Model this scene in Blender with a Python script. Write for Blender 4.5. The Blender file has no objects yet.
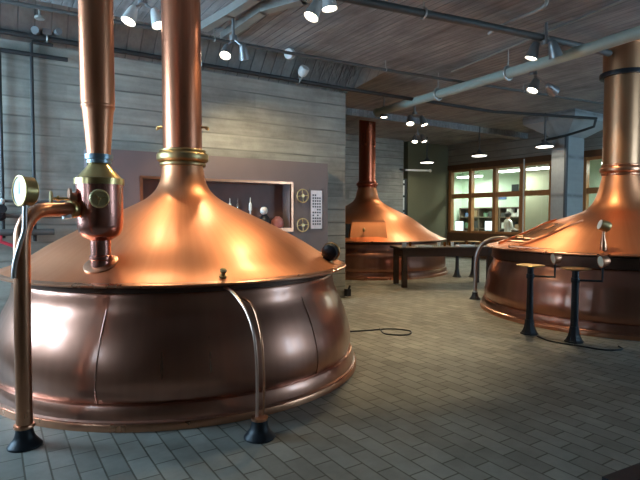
import bpy, bmesh, math, random
from mathutils import Vector, Matrix
random.seed(4)
sc = bpy.context.scene
col = sc.collection
PI = math.pi
V = Vector

# ------------------------------------------------------------------ mesh helpers
ORG = {}
def frame(p, d, up=None):
    """matrix whose local +Z points along d, origin p"""
    z = V(d).normalized()
    u = V(up) if up else (V((0, 0, 1)) if abs(z.z) < .95 else V((0, 1, 0)))
    x = u.cross(z).normalized(); y = z.cross(x)
    return Matrix(((x.x, y.x, z.x, p[0]), (x.y, y.y, z.y, p[1]), (x.z, y.z, z.z, p[2]), (0, 0, 0, 1)))

class MB:
    def __init__(s): s.v = []; s.f = []
    def add(s, vs, fs, M=None):
        n = len(s.v)
        s.v += [(M @ V(p)) if M else V(p) for p in vs]
        s.f += [tuple(i + n for i in f) for f in fs]
        return s
    def box(s, c, size, rz=0, M=None):
        x, y, z = [k / 2 for k in size]
        vs = [(i, j, k) for k in (-z, z) for j in (-y, y) for i in (-x, x)]
        fs = [(0, 2, 3, 1), (4, 5, 7, 6), (0, 1, 5, 4), (2, 6, 7, 3), (0, 4, 6, 2), (1, 3, 7, 5)]
        T = Matrix.Translation(c) @ Matrix.Rotation(rz, 4, 'Z')
        return s.add(vs, fs, (M @ T) if M else T)
    def span(s, a, b):
        a, b = V(a), V(b)
        return s.box((a + b) / 2, [abs(k) for k in (b - a)])
    def lathe(s, prof, c=(0, 0, 0), seg=48, M=None, closed=False):
        vs, fs = [], []
        n = len(prof)
        for i in range(seg):
            a = 2 * PI * i / seg
            for r, z in prof: vs.append((r * math.cos(a), r * math.sin(a), z))
        for i in range(seg):
            j = (i + 1) % seg
            for k in range(n if closed else n - 1):
                l = (k + 1) % n
                fs.append((i * n + k, j * n + k, j * n + l, i * n + l))
        if not closed:
            if prof[0][0] > 1e-4: fs.append(tuple(i * n for i in reversed(range(seg))))
            if prof[-1][0] > 1e-4: fs.append(tuple(i * n + n - 1 for i in range(seg)))
        T = Matrix.Translation(c)
        return s.add(vs, fs, M if M else T)
    def tube(s, path, r, seg=14, closed=False):
        P = [V(p) for p in path]; n = len(P)
        R = r if isinstance(r, (list, tuple)) else [r] * n
        tang = []
        for i in range(n):
            if closed: t = P[(i + 1) % n] - P[i - 1]
            else: t = P[min(i + 1, n - 1)] - P[max(i - 1, 0)]
            tang.append(t.normalized())
        t0 = tang[0]; u = t0.orthogonal().normalized()
        vs, fs = [], []
        for i in range(n):
            if i:
                q = tang[i - 1].rotation_difference(tang[i]); u = (q @ u)
                u = (u - tang[i] * u.dot(tang[i])).normalized()
            w = tang[i].cross(u)
            for k in range(seg):
                a = 2 * PI * k / seg
                vs.append(P[i] + (u * math.cos(a) + w * math.sin(a)) * R[i])
        m = n if closed else n - 1
        for i in range(m):
            j = (i + 1) % n
            for k in range(seg):
                l = (k + 1) % seg
                fs.append((i * seg + k, i * seg + l, j * seg + l, j * seg + k))
        if not closed:
            fs.append(tuple(reversed(range(seg)))); fs.append(tuple((n - 1) * seg + k for k in range(seg)))
        return s.add(vs, fs)
    def ring(s, c, R, r, axis=(0, 0, 1), n=28, seg=8):
        M = frame(c, axis)
        return s.tube([M @ V((R * math.cos(2 * PI * i / n), R * math.sin(2 * PI * i / n), 0)) for i in range(n)], r, seg, True)
    def ball(s, c, r, sx=1, sy=1, sz=1, n=14):
        prof = [(max(r * math.cos(a), 0), r * math.sin(a)) for a in [(-.5 + i / n) * PI for i in range(n + 1)]]
        return s.lathe(prof, seg=max(10, n), M=Matrix.Translation(c) @ Matrix.Diagonal((sx, sy, sz, 1)))
    def prism(s, poly, a, b):
        """poly: list of 3D points; swept from offset a to offset b"""
        n = len(poly); a, b = V(a), V(b)
        vs = [V(p) + a for p in poly] + [V(p) + b for p in poly]
        fs = [tuple(reversed(range(n))), tuple(range(n, 2 * n))] + [(i, (i + 1) % n, n + (i + 1) % n, n + i) for i in range(n)]
        return s.add(vs, fs)
    def build(s, name, mat, parent=None, origin=None, ang=35, bevel=0):
        o0 = V(ORG[parent.name]) if parent else V(origin or (0, 0, 0))
        me = bpy.data.meshes.new(name)
        me.from_pydata([tuple(p - o0) for p in s.v], [], s.f)
        bm = bmesh.new(); bm.from_mesh(me)
        bmesh.ops.remove_doubles(bm, verts=bm.verts, dist=1e-5)
        bmesh.ops.recalc_face_normals(bm, faces=bm.faces)
        if bevel:
            es = [e for e in bm.edges if len(e.link_faces) == 2 and e.calc_face_angle(0) > .9]
            bmesh.ops.bevel(bm, geom=es, offset=bevel, segments=2, affect='EDGES', clamp_overlap=True)
        for f in bm.faces: f.smooth = True
        bm.to_mesh(me); bm.free()
        me.set_sharp_from_angle(angle=math.radians(ang))
        for m in (mat if isinstance(mat, list) else [mat]): me.materials.append(m)
        o = bpy.data.objects.new(name, me); col.objects.link(o)
        if parent: o.parent = parent
        else: o.location = o0
        ORG[o.name] = tuple(o0)
        return o

def tag(o, label, cat, group=None, kind=None):
    o['label'] = label; o['category'] = cat
    if group: o['group'] = group
    if kind: o['kind'] = kind
    return o
def thing(name, loc, label, cat, group=None):
    o = bpy.data.objects.new(name, None); col.objects.link(o); o.location = loc
    o.empty_display_size = .1
    ORG[o.name] = tuple(loc)
    return tag(o, label, cat, group)
def struct(o, label=None, cat=None):
    o['kind'] = 'structure'
    if label: o['label'] = label; o['category'] = cat
    return o
def copy_tree(o, parent=None):
    c = o.copy(); col.objects.link(c)
    if parent: c.parent = parent
    for ch in list(o.children): copy_tree(ch, c)
    return c
def smooth(pts, n=6):
    """Catmull-Rom through points"""
    P = [V(p) if len(p) == 3 else V((p[0], p[1], 0)) for p in pts]
    out = []
    for i in range(len(P) - 1):
        a, b, c, d = P[max(i - 1, 0)], P[i], P[i + 1], P[min(i + 2, len(P) - 1)]
        for k in range(n):
            t = k / n
            out.append(.5 * ((2 * b) + (c - a) * t + (2 * a - 5 * b + 4 * c - d) * t * t + (3 * b - a - 3 * c + d) * t ** 3))
    out.append(P[-1])
    return out if len(pts[0]) == 3 else [(p.x, p.y) for p in out]

# ------------------------------------------------------------------ materials
def nodes(name):
    m = bpy.data.materials.new(name); m.use_nodes = True
    nt = m.node_tree; b = nt.nodes['Principled BSDF']
    return m, nt, b
def N(nt, t, **kw):
    n = nt.nodes.new(t)
    for k, v in kw.items():
        if hasattr(n, k): setattr(n, k, v)
        else: n.inputs[k].default_value = v
    return n
def L(nt, a, b): nt.links.new(a, b)
def plain(name, c, rough=.5, metal=0, var=.15, scale=8, bump=0, spec=.5):
    m, nt, b = nodes(name)
    no = N(nt, 'ShaderNodeTexNoise'); no.inputs['Scale'].default_value = scale; no.inputs['Detail'].default_value = 5
    tc = N(nt, 'ShaderNodeTexCoord'); L(nt, tc.outputs['Object'], no.inputs['Vector'])
    mx = N(nt, 'ShaderNodeMix', data_type='RGBA')
    mx.inputs[6].default_value = (*[k * (1 - var) for k in c], 1); mx.inputs[7].default_value = (*[min(k * (1 + var), 1) for k in c], 1)
    L(nt, no.outputs['Fac'], mx.inputs[0]); L(nt, mx.outputs[2], b.inputs['Base Color'])
    b.inputs['Roughness'].default_value = rough; b.inputs['Metallic'].default_value = metal
    b.inputs['Specular IOR Level'].default_value = spec
    if bump:
        bp = N(nt, 'ShaderNodeBump'); bp.inputs['Strength'].default_value = bump; bp.inputs['Distance'].default_value = .01
        L(nt, no.outputs['Fac'], bp.inputs['Height']); L(nt, bp.outputs['Normal'], b.inputs['Normal'])
    return m
def emit(name, c, s):
    m, nt, b = nodes(name)
    b.inputs['Base Color'].default_value = (.8, .8, .8, 1)
    b.inputs['Emission Color'].default_value = (*c, 1); b.inputs['Emission Strength'].default_value = s
    return m
def copper(name, c, c2, rough, streak=60, patch=1.6, rvar=.12, bump=.05, coat=.3, coat_r=.25):
    """brushed copper: patches of tarnish and streaks that run up the vessel (round the object's own Z axis)"""
    m, nt, b = nodes(name)
    tc = N(nt, 'ShaderNodeTexCoord')
    sx = N(nt, 'ShaderNodeSeparateXYZ'); L(nt, tc.outputs['Object'], sx.inputs[0])
    at = N(nt, 'ShaderNodeMath', operation='ARCTAN2'); L(nt, sx.outputs[1], at.inputs[0]); L(nt, sx.outputs[0], at.inputs[1])
    cb = N(nt, 'ShaderNodeCombineXYZ'); L(nt, at.outputs[0], cb.inputs[0])
    zz = N(nt, 'ShaderNodeMath', operation='MULTIPLY'); zz.inputs[1].default_value = .02; L(nt, sx.outputs[2], zz.inputs[0]); L(nt, zz.outputs[0], cb.inputs[1])
    st = N(nt, 'ShaderNodeTexNoise'); st.inputs['Scale'].default_value = streak; st.inputs['Detail'].default_value = 1
    L(nt, cb.outputs[0], st.inputs['Vector'])
    pt = N(nt, 'ShaderNodeTexNoise'); pt.inputs['Scale'].default_value = patch; pt.inputs['Detail'].default_value = 3; pt.inputs['Roughness'].default_value = .5
    L(nt, tc.outputs['Object'], pt.inputs['Vector'])
    ad = N(nt, 'ShaderNodeMath', operation='MULTIPLY_ADD'); ad.inputs[1].default_value = .45
    L(nt, st.outputs['Fac'], ad.inputs[0])
    h = N(nt, 'ShaderNodeMath', operation='MULTIPLY'); h.inputs[1].default_value = .75; L(nt, pt.outputs['Fac'], h.inputs[0]); L(nt, h.outputs[0], ad.inputs[2])
    rp = N(nt, 'ShaderNodeMapRange'); rp.inputs['From Min'].default_value = .3; rp.inputs['From Max'].default_value = .9
    L(nt, ad.outputs[0], rp.inputs['Value'])
    mx = N(nt, 'ShaderNodeMix', data_type='RGBA'); mx.inputs[6].default_value = (*c, 1); mx.inputs[7].default_value = (*c2, 1)
    L(nt, rp.outputs[0], mx.inputs[0]); L(nt, mx.outputs[2], b.inputs['Base Color'])
    b.inputs['Metallic'].default_value = 1
    b.inputs['Coat Weight'].default_value = coat; b.inputs['Coat Roughness'].default_value = coat_r
    rr = N(nt, 'ShaderNodeMapRange'); rr.inputs['To Min'].default_value = rough - rvar / 2; rr.inputs['To Max'].default_value = rough + rvar
    L(nt, rp.outputs[0], rr.inputs['Value']); L(nt, rr.outputs[0], b.inputs['Roughness'])
    if bump:
        bp = N(nt, 'ShaderNodeBump'); bp.inputs['Strength'].default_value = bump; bp.inputs['Distance'].default_value = .01
        L(nt, st.outputs['Fac'], bp.inputs['Height']); L(nt, bp.outputs['Normal'], b.inputs['Normal'])
    return m
def concrete(name, c, across, along, width=.23, contrast=.35, bump=.5):
    """board-formed concrete. across / along: index of the axis across the boards and the axis along them"""
    m, nt, b = nodes(name)
    ge = N(nt, 'ShaderNodeNewGeometry')
    sx = N(nt, 'ShaderNodeSeparateXYZ'); L(nt, ge.outputs['Position'], sx.inputs[0])
    wob = N(nt, 'ShaderNodeTexNoise'); wob.inputs['Scale'].default_value = .7; L(nt, ge.outputs['Position'], wob.inputs['Vector'])
    k = N(nt, 'ShaderNodeMath', operation='MULTIPLY_ADD'); k.inputs[1].default_value = .05
    L(nt, wob.outputs['Fac'], k.inputs[0]); L(nt, sx.outputs[across], k.inputs[2])
    dv = N(nt, 'ShaderNodeMath', operation='DIVIDE'); dv.inputs[1].default_value = width; L(nt, k.outputs[0], dv.inputs[0])
    fl = N(nt, 'ShaderNodeMath', operation='FLOOR'); L(nt, dv.outputs[0], fl.inputs[0])
    fr = N(nt, 'ShaderNodeMath', operation='FRACT'); L(nt, dv.outputs[0], fr.inputs[0])
    # board ends: staggered
    w1 = N(nt, 'ShaderNodeTexWhiteNoise', noise_dimensions='1D'); L(nt, fl.outputs[0], w1.inputs['W'])
    al = N(nt, 'ShaderNodeMath', operation='MULTIPLY_ADD'); al.inputs[1].default_value = .42
    w3 = N(nt, 'ShaderNodeMath', operation='MULTIPLY'); w3.inputs[1].default_value = 7; L(nt, w1.outputs['Value'], w3.inputs[0])
    L(nt, sx.outputs[along], al.inputs[0]); L(nt, w3.outputs[0], al.inputs[2])
    f2 = N(nt, 'ShaderNodeMath', operation='FLOOR'); L(nt, al.outputs[0], f2.inputs[0])
    c2 = N(nt, 'ShaderNodeCombineXYZ'); L(nt, fl.outputs[0], c2.inputs[0]); L(nt, f2.outputs[0], c2.inputs[1])
    w2 = N(nt, 'ShaderNodeTexWhiteNoise', noise_dimensions='2D'); L(nt, c2.outputs[0], w2.inputs['Vector'])
    # grain stretched along the boards + blotches
    mp = N(nt, 'ShaderNodeMapping'); s = [14, 14, 14]; s[along] = 1.2; mp.inputs['Scale'].default_value = s
    L(nt, ge.outputs['Position'], mp.inputs['Vector'])
    gr = N(nt, 'ShaderNodeTexNoise'); gr.inputs['Scale'].default_value = 1; gr.inputs['Detail'].default_value = 6; L(nt, mp.outputs[0], gr.inputs['Vector'])
    bl = N(nt, 'ShaderNodeTexNoise'); bl.inputs['Scale'].default_value = .9; bl.inputs['Detail'].default_value = 7; bl.inputs['Roughness'].default_value = .7
    L(nt, ge.outputs['Position'], bl.inputs['Vector'])
    # value = 1 + contrast*(w2-.5)+ ...
    a1 = N(nt, 'ShaderNodeMath', operation='MULTIPLY_ADD'); a1.inputs[1].default_value = contrast * .4; a1.inputs[2].default_value = .5 - contrast * .2; L(nt, w2.outputs['Value'], a1.inputs[0])
    a2 = N(nt, 'ShaderNodeMath', operation='MULTIPLY_ADD'); a2.inputs[1].default_value = contrast * 1.5; L(nt, gr.outputs['Fac'], a2.inputs[0]); L(nt, a1.outputs[0], a2.inputs[2])
    a3 = N(nt, 'ShaderNodeMath', operation='MULTIPLY_ADD'); a3.inputs[1].default_value = contrast * 2.6; L(nt, bl.outputs['Fac'], a3.inputs[0]); L(nt, a2.outputs[0], a3.inputs[2])
    off = N(nt, 'ShaderNodeMath', operation='ADD'); off.inputs[1].default_value = .5 - contrast * 2.05; L(nt, a3.outputs[0], off.inputs[0])
    # groove
    pp = N(nt, 'ShaderNodeMath', operation='PINGPONG'); pp.inputs[1].default_value = .5; L(nt, fr.outputs[0], pp.inputs[0])
    gv = N(nt, 'ShaderNodeMapRange'); gv.inputs['From Min'].default_value = 0; gv.inputs['From Max'].default_value = .075
    gv.inputs['To Min'].default_value = .3; L(nt, pp.outputs[0], gv.inputs['Value'])
    # grooves come and go
    gm = N(nt, 'ShaderNodeMapRange'); gm.inputs['From Min'].default_value = .35; gm.inputs['From Max'].default_value = .6
    L(nt, bl.outputs['Fac'], gm.inputs['Value'])
    gx = N(nt, 'ShaderNodeMix', data_type='FLOAT'); L(nt, gm.outputs[0], gx.inputs[0]); gx.inputs[2].default_value = .93; L(nt, gv.outputs[0], gx.inputs[3])
    ml = N(nt, 'ShaderNodeMath', operation='MULTIPLY'); L(nt, off.outputs[0], ml.inputs[0]); L(nt, gx.outputs[0], ml.inputs[1])
    vm = N(nt, 'ShaderNodeVectorMath', operation='SCALE'); vm.inputs[0].default_value = c; L(nt, ml.outputs[0], vm.inputs['Scale'])
    L(nt, vm.outputs[0], b.inputs['Base Color'])
    b.inputs['Roughness'].default_value = .85
    bp = N(nt, 'ShaderNodeBump'); bp.inputs['Strength'].default_value = bump; bp.inputs['Distance'].default_value = .02
    L(nt, ml.outputs[0], bp.inputs['Height']); L(nt, bp.outputs['Normal'], b.inputs['Normal'])
    return m
def paver_floor():
    m, nt, b = nodes('grey_pavers')
    ge = N(nt, 'ShaderNodeNewGeometry')
    sx = N(nt, 'ShaderNodeSeparateXYZ'); L(nt, ge.outputs['Position'], sx.inputs[0])
    cb = N(nt, 'ShaderNodeCombineXYZ'); L(nt, sx.outputs[1], cb.inputs[0]); L(nt, sx.outputs[0], cb.inputs[1])
    br = N(nt, 'ShaderNodeTexBrick', offset=.5)
    L(nt, cb.outputs[0], br.inputs['Vector'])
    br.inputs['Scale'].default_value = 1; br.inputs['Brick Width'].default_value = .285; br.inputs['Row Height'].default_value = .142
    br.inputs['Mortar Size'].default_value = .0065; br.inputs['Mortar Smooth'].default_value = .3
    br.inputs['Color1'].default_value = (.20, .188, .162, 1); br.inputs['Color2'].default_value = (.29, .272, .235, 1); br.inputs['Mortar'].default_value = (.085, .072, .05, 1)
    br.inputs['Bias'].default_value = -.1
    no = N(nt, 'ShaderNodeTexNoise'); no.inputs['Scale'].default_value = 2.5; no.inputs['Detail'].default_value = 8; no.inputs['Roughness'].default_value = .7
    L(nt, ge.outputs['Position'], no.inputs['Vector'])
    rg = N(nt, 'ShaderNodeMapRange'); rg.inputs['From Min'].default_value = .3; rg.inputs['From Max'].default_value = .75; rg.inputs['To Min'].default_value = .72; rg.inputs['To Max'].default_value = 1.3
    L(nt, no.outputs['Fac'], rg.inputs['Value'])
    vm = N(nt, 'ShaderNodeVectorMath', operation='SCALE'); L(nt, br.outputs['Color'], vm.inputs[0]); L(nt, rg.outputs[0], vm.inputs['Scale'])
    L(nt, vm.outputs[0], b.inputs['Base Color'])
    b.inputs['Roughness'].default_value = .55
    inv = N(nt, 'ShaderNodeMath', operation='SUBTRACT'); inv.inputs[0].default_value = 1; L(nt, br.outputs['Fac'], inv.inputs[1])
    a = N(nt, 'ShaderNodeMath', operation='MULTIPLY_ADD'); a.inputs[1].default_value = .25; L(nt, no.outputs['Fac'], a.inputs[0]); L(nt, inv.outputs[0], a.inputs[2])
    bp = N(nt, 'ShaderNodeBump'); bp.inputs['Strength'].default_value = .5; bp.inputs['Distance'].default_value = .006
    L(nt, a.outputs[0], bp.inputs['Height']); L(nt, bp.outputs['Normal'], b.inputs['Normal'])
    return m
def pane_mat():
    m, nt, b = nodes('window_glass')
    nt.nodes.remove(b); out = nt.nodes['Material Output']
    tr = N(nt, 'ShaderNodeBsdfTransparent'); tr.inputs[0].default_value = (.93, .97, .95, 1)
    gl = N(nt, 'ShaderNodeBsdfGlossy'); gl.inputs['Roughness'].default_value = .02
    fz = N(nt, 'ShaderNodeFresnel'); fz.inputs[0].default_value = 1.45
    ge = N(nt, 'ShaderNodeNewGeometry')
    fr = N(nt, 'ShaderNodeMath', operation='SUBTRACT'); fr.inputs[0].default_value = 1; L(nt, ge.outputs['Backfacing'], fr.inputs[1])
    ft = N(nt, 'ShaderNodeMath', operation='MULTIPLY'); L(nt, fz.outputs[0], ft.inputs[0]); L(nt, fr.outputs[0], ft.inputs[1])
    mx = N(nt, 'ShaderNodeMixShader'); L(nt, ft.outputs[0], mx.inputs[0]); L(nt, tr.outputs[0], mx.inputs[1]); L(nt, gl.outputs[0], mx.inputs[2])
    L(nt, mx.outputs[0], out.inputs[0])
    return m
def glass_mat(name, c):
    m, nt, b = nodes(name)
    b.inputs['Base Color'].default_value = (*c, 1); b.inputs['Transmission Weight'].default_value = .9
    b.inputs['Roughness'].default_value = .05; b.inputs['IOR'].default_value = 1.3
    return m
def wood(name, c, c2, axis=2, scale=5):
    m, nt, b = nodes(name)
    tc = N(nt, 'ShaderNodeTexCoord'); mp = N(nt, 'ShaderNodeMapping'); s = [scale * 3] * 3; s[axis] = scale * .3; mp.inputs['Scale'].default_value = s
    L(nt, tc.outputs['Object'], mp.inputs['Vector'])
    no = N(nt, 'ShaderNodeTexNoise'); no.inputs['Scale'].default_value = 1; no.inputs['Detail'].default_value = 6; L(nt, mp.outputs[0], no.inputs['Vector'])
    mx = N(nt, 'ShaderNodeMix', data_type='RGBA'); mx.inputs[6].default_value = (*c, 1); mx.inputs[7].default_value = (*c2, 1)
    L(nt, no.outputs['Fac'], mx.inputs[0]); L(nt, mx.outputs[2], b.inputs['Base Color'])
    b.inputs['Roughness'].default_value = .45
    return m

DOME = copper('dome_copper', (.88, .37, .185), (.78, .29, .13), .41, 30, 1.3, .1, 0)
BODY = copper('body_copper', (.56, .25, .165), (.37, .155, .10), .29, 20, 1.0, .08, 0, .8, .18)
BANDCU = copper('dark_band_copper', (.14, .075, .05), (.09, .05, .04), .4, 20, 1.5, .1, 0, .1)  # neck band copper, much darker than the body
RIM = copper('rim_copper', (.80, .37, .21), (.58, .26, .15), .28, 20, 3, .1, 0)
STACK = copper('stack_copper', (.88, .36, .19), (.72, .25, .125), .33, 14, 1.8, .1, 0)
STACK_DEEP = copper('stack_deep_copper', (.74, .28, .15), (.54, .18, .095), .30, 10, 1.4, .1, 0)
STACK_RED = copper('stack_red_copper', (.60, .15, .07), (.44, .10, .045), .26, 14, 1.8, .1, 0)
STACK_PALE = copper('stack_pale_copper', (.62, .32, .17), (.48, .235, .125), .38, 14, 1.8, .1, 0)
PIPE_CU = copper('pipe_copper', (.68, .31, .17), (.48, .21, .12), .3, 10, 6, .1, 0)
VESSEL = copper('vessel_copper', (.62, .25, .19), (.54, .21, .16), .24, 6, 1, .1, 0)
BRASS = plain('brass', (.72, .50, .22), .28, 1, .15, 12)
BRASS_D = plain('dull_brass', (.55, .38, .18), .38, 1, .2, 10)
TINNED = plain('tinned_pipe', (.62, .55, .50), .33, 1, .12, 12)
TUBE_P = plain('pale_tube_copper', (.66, .43, .34), .33, 1, .1, 12)
WHEEL = plain('wheel_brass', (.70, .56, .30), .4, .5, .15, 12)
CREAM = plain('cream_lens', (.88, .82, .68), .35, 0, .03, 9)
HOOP = plain('dull_tinned_pipe', (.36, .30, .27), .42, 1, .15, 12)
STEEL = plain('bluish_steel_band', (.35, .42, .48), .35, .9, .15, 15)
BLACK = plain('black_iron', (.018, .020, .026), .42, .3, .3, 14, .1)
DARK = plain('dark_pipe_paint', (.035, .035, .036), .5, .2, .3, 10)
DARKMID = plain('grey_pipe_paint', (.10, .10, .098), .55, .1, .25, 10)
DARKMID2 = plain('slate_pipe_paint', (.055, .06, .065), .55, .1, .2, 10)
GREENPIPE = plain('pale_green_pipe_paint', (.40, .46, .41), .45, 0, .1, 6)
GALV = plain('galvanised_steel', (.42, .42, .40), .45, .6, .15, 9)
LAMPGREY = plain('lamp_grey_metal', (.30, .31, .32), .4, .6, .1, 9)
LAMPWHITE = plain('lamp_white_enamel', (.72, .73, .72), .4, 0, .06, 9)
CHROME = plain('chrome', (.8, .8, .8), .15, 1, .05, 9)
DIAL = plain('white_dial', (.86, .88, .88), .35, 0, .03, 9)
MAROON = plain('mauve_brown_panel_paint', (.21, .165, .165), .6, 0, .08, 4)
RECESS = plain('recess_dark_lining', (.13, .07, .06), .5, 0, .3, 4)
PLAQUE = plain('rose_metal_plaque', (.66, .52, .48), .4, .3, .25, 18)
INK = plain('dark_lettering', (.05, .035, .035), .6, 0, .2, 20)
RED = plain('red_lever_paint', (.50, .03, .05), .4, 0, .15, 10)
WHITE = plain('white_ceramic', (.8, .79, .76), .4, 0, .06, 9)
ROSE = plain('rose_glazed', (.42, .16, .15), .35, 0, .2, 9)
GLASSY = glass_mat('clear_glass', (.92, .95, .95))
AMBER = glass_mat('amber_glass', (.75, .38, .10))
PANE = pane_mat()
OLIVE = plain('olive_wall_paint', (.17, .165, .10), .8, 0, .08, 2)
WOODF = wood('window_frame_wood', (.32, .145, .055), (.48, .235, .095))
WOODH = wood('header_wood', (.11, .055, .028), (.17, .085, .042), 1)
WOODD = wood('dark_table_wood', (.028, .017, .012), (.055, .032, .020), 0)
MINT = plain('office_wall_paint', (.60, .72, .60), .8, 0, .04, 2)
MINTD = plain('office_partition_paint', (.30, .31, .22), .8, 0, .1, 2)
OFLOOR = plain('office_floor', (.25, .24, .22), .6, 0, .1, 3)
STONE = plain('office_cabinet_brown', (.16, .12, .09), .7, 0, .5, 9)
CONC_W = concrete('board_concrete_wall', (.34, .33, .29), 2, 0, .25, .55)
CONC_Y = concrete('board_concrete_side', (.34, .345, .325), 2, 1, .25, .30)
CONC_C = concrete('board_concrete_ceiling', (.30, .305, .31), 0, 1, .13, .62, .9)
CONC_H = concrete('board_concrete_haunch', (.37, .385, .385), 0, 2, .2, .36)
CONC_P = concrete('pale_column_concrete', (.36, .385, .39), 2, 0, 1.1, .14, .2)
FLOOR = paver_floor()
LAMP_E = emit('lamp_glow', (1, .88, .66), 14)
LAMP_D = emit('pendant_glow', (1, .95, .84), 7)
TUBE_E = emit('fluorescent_glow', (1, 1, .95), 9)
SCREEN = emit('screen_glow', (.75, .9, 1), 1.6)

# ------------------------------------------------------------------ room shell
WY, CZ = 8.13, 4.42            # concrete wall plane, ceiling height
XL, XR, YN, YF = -3.2, 15.5, -3.5, 14.4
struct(MB().span((XL - .3, YN - .3, -.2), (21.5, YF + .6, 0)).build('floor', FLOOR), 'grey paver floor laid in running bond', 'floor')
struct(MB().span((XL - .3, YN - .3, CZ), (21.5, YF + .6, CZ + .25)).build('ceiling', CONC_C), 'dark board-marked concrete ceiling', 'ceiling')
struct(MB().span((XL, WY, 0), (5.85, WY + .35, CZ)).build('wall_back', CONC_W), 'board-formed grey concrete wall behind the near kettle', 'wall')
# haunch between wall and ceiling, flaring past the wall's end
h = MB()
h.prism([(0, WY + .35, 3.97), (0, WY, 3.97), (0, 7.74, CZ), (0, WY + .7, CZ)], (XL, 0, 0), (5.85, 0, 0))
vs = [(5.85, WY, 3.97), (5.85, WY + .35, 3.97), (5.85, 7.74, CZ), (5.85, WY + .7, CZ), (6.55, 7.74, CZ), (6.55, WY + .7, CZ)]
h.add(vs, [(0, 2, 4), (0, 4, 5, 1), (1, 5, 3), (2, 3, 5, 4), (0, 1, 3, 2)])
struct(h.build('trim_1', CONC_H, ang=20), 'sloping concrete haunch under the ceiling along the grey wall', 'haunch')
struct(MB().span((4.0, YF, 0), (13.02, YF + .5, CZ)).build('wall_far', CONC_W), 'grey concrete wall behind the far kettle', 'wall')
struct(MB().span((13.35, YF + .1, 0), (XR + .1, YF + .5, CZ)).build('wall_olive', OLIVE), 'olive painted wall between the far kettle and the office windows', 'wall')
struct(MB().span((3.7, WY + .35, 0), (4.0, YF + .5, CZ)).build('wall_side', CONC_Y))
wf = MB(); fx = [(10.2, 11.4), (13.0, 14.2)]
wf.span((XL - .3, YN - .3, 0), (XR + .3, YN, 1.2)); wf.span((XL - .3, YN - .3, 3.9), (XR + .3, YN, CZ))
xs = [XL - .3] + [k for w in fx for k in w] + [XR + .3]
for i in range(0, len(xs), 2): wf.span((xs[i], YN - .3, 1.2), (xs[i + 1], YN, 3.9))
struct(wf.build('wall_front', CONC_W))
# deep beam in the back bay
struct(MB().span((5.9, 10.9, 4.24), (XR, 11.3, CZ)).build('beam_1', CONC_C), 'dark concrete beam crossing the back bay', 'beam')
# left wall with tall windows (daylight)
wl = MB()
wins = [(2.5, 2.9, 1.5, 2.3), (4.75, 5.45, 1.5, 2.7), (6.0, 7.9, 1.3, 4.2)]
yy = YN
for y0, y1, z0, z1 in wins:
    wl.span((XL - .3, yy, 0), (XL, y0, CZ)); wl.span((XL - .3, y0, 0), (XL, y1, z0)); wl.span((XL - .3, y0, z1), (XL, y1, CZ)); yy = y1
wl.span((XL - .3, yy, 0), (XL, WY, CZ))
struct(wl.build('wall_left', CONC_Y))
WN = 1
def wall_window(y0, y1, z0, z1, n):
    f = MB()
    x = XL - .15
    for yy in (y0 + .03, y1 - .03): f.box((x, yy, (z0 + z1) / 2), (.08, .06, z1 - z0))
    for zz in (z0 + .03, z1 - .03, (z0 + z1) / 2): f.box((x, (y0 + y1) / 2, zz), (.08, y1 - y0, .06))
    f.box((x, (y0 + y1) / 2, (z0 + z1) / 2), (.07, .05, z1 - z0))
    o = struct(f.build('window_%d' % n, DARKMID))
    MB().box((x, (y0 + y1) / 2, (z0 + z1) / 2), (.006, y1 - y0, z1 - z0)).build('pane', PANE, o)
for a, b, z0, z1 in wins: wall_window(a, b, z0, z1, WN); WN += 1
for a, b in fx:
    f = MB(); y = YN - .15; zc = 2.55
    for xx in (a + .03, (a + b) / 2, b - .03): f.box((xx, y, zc), (.06, .08, 2.7))
    for zz in (1.23, 3.87, 2.9): f.box(((a + b) / 2, y, zz), (b - a, .08, .06))
    o = struct(f.build('window_%d' % WN, DARKMID)); WN += 1
    MB().box(((a + b) / 2, y, zc), (b - a, .006, 2.7)).build('pane', PANE, o)
# floor curb at bottom right of the view
struct(MB().prism([(3.06, 1.60, 0), (6.2, 1.30, 0), (6.2, 1.18, 0), (3.06, 1.48, 0)], (0, 0, -.001), (0, 0, .03)).build('trim_2', BLACK), 'dark strip let into the floor at the front', 'floor strip')

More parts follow.
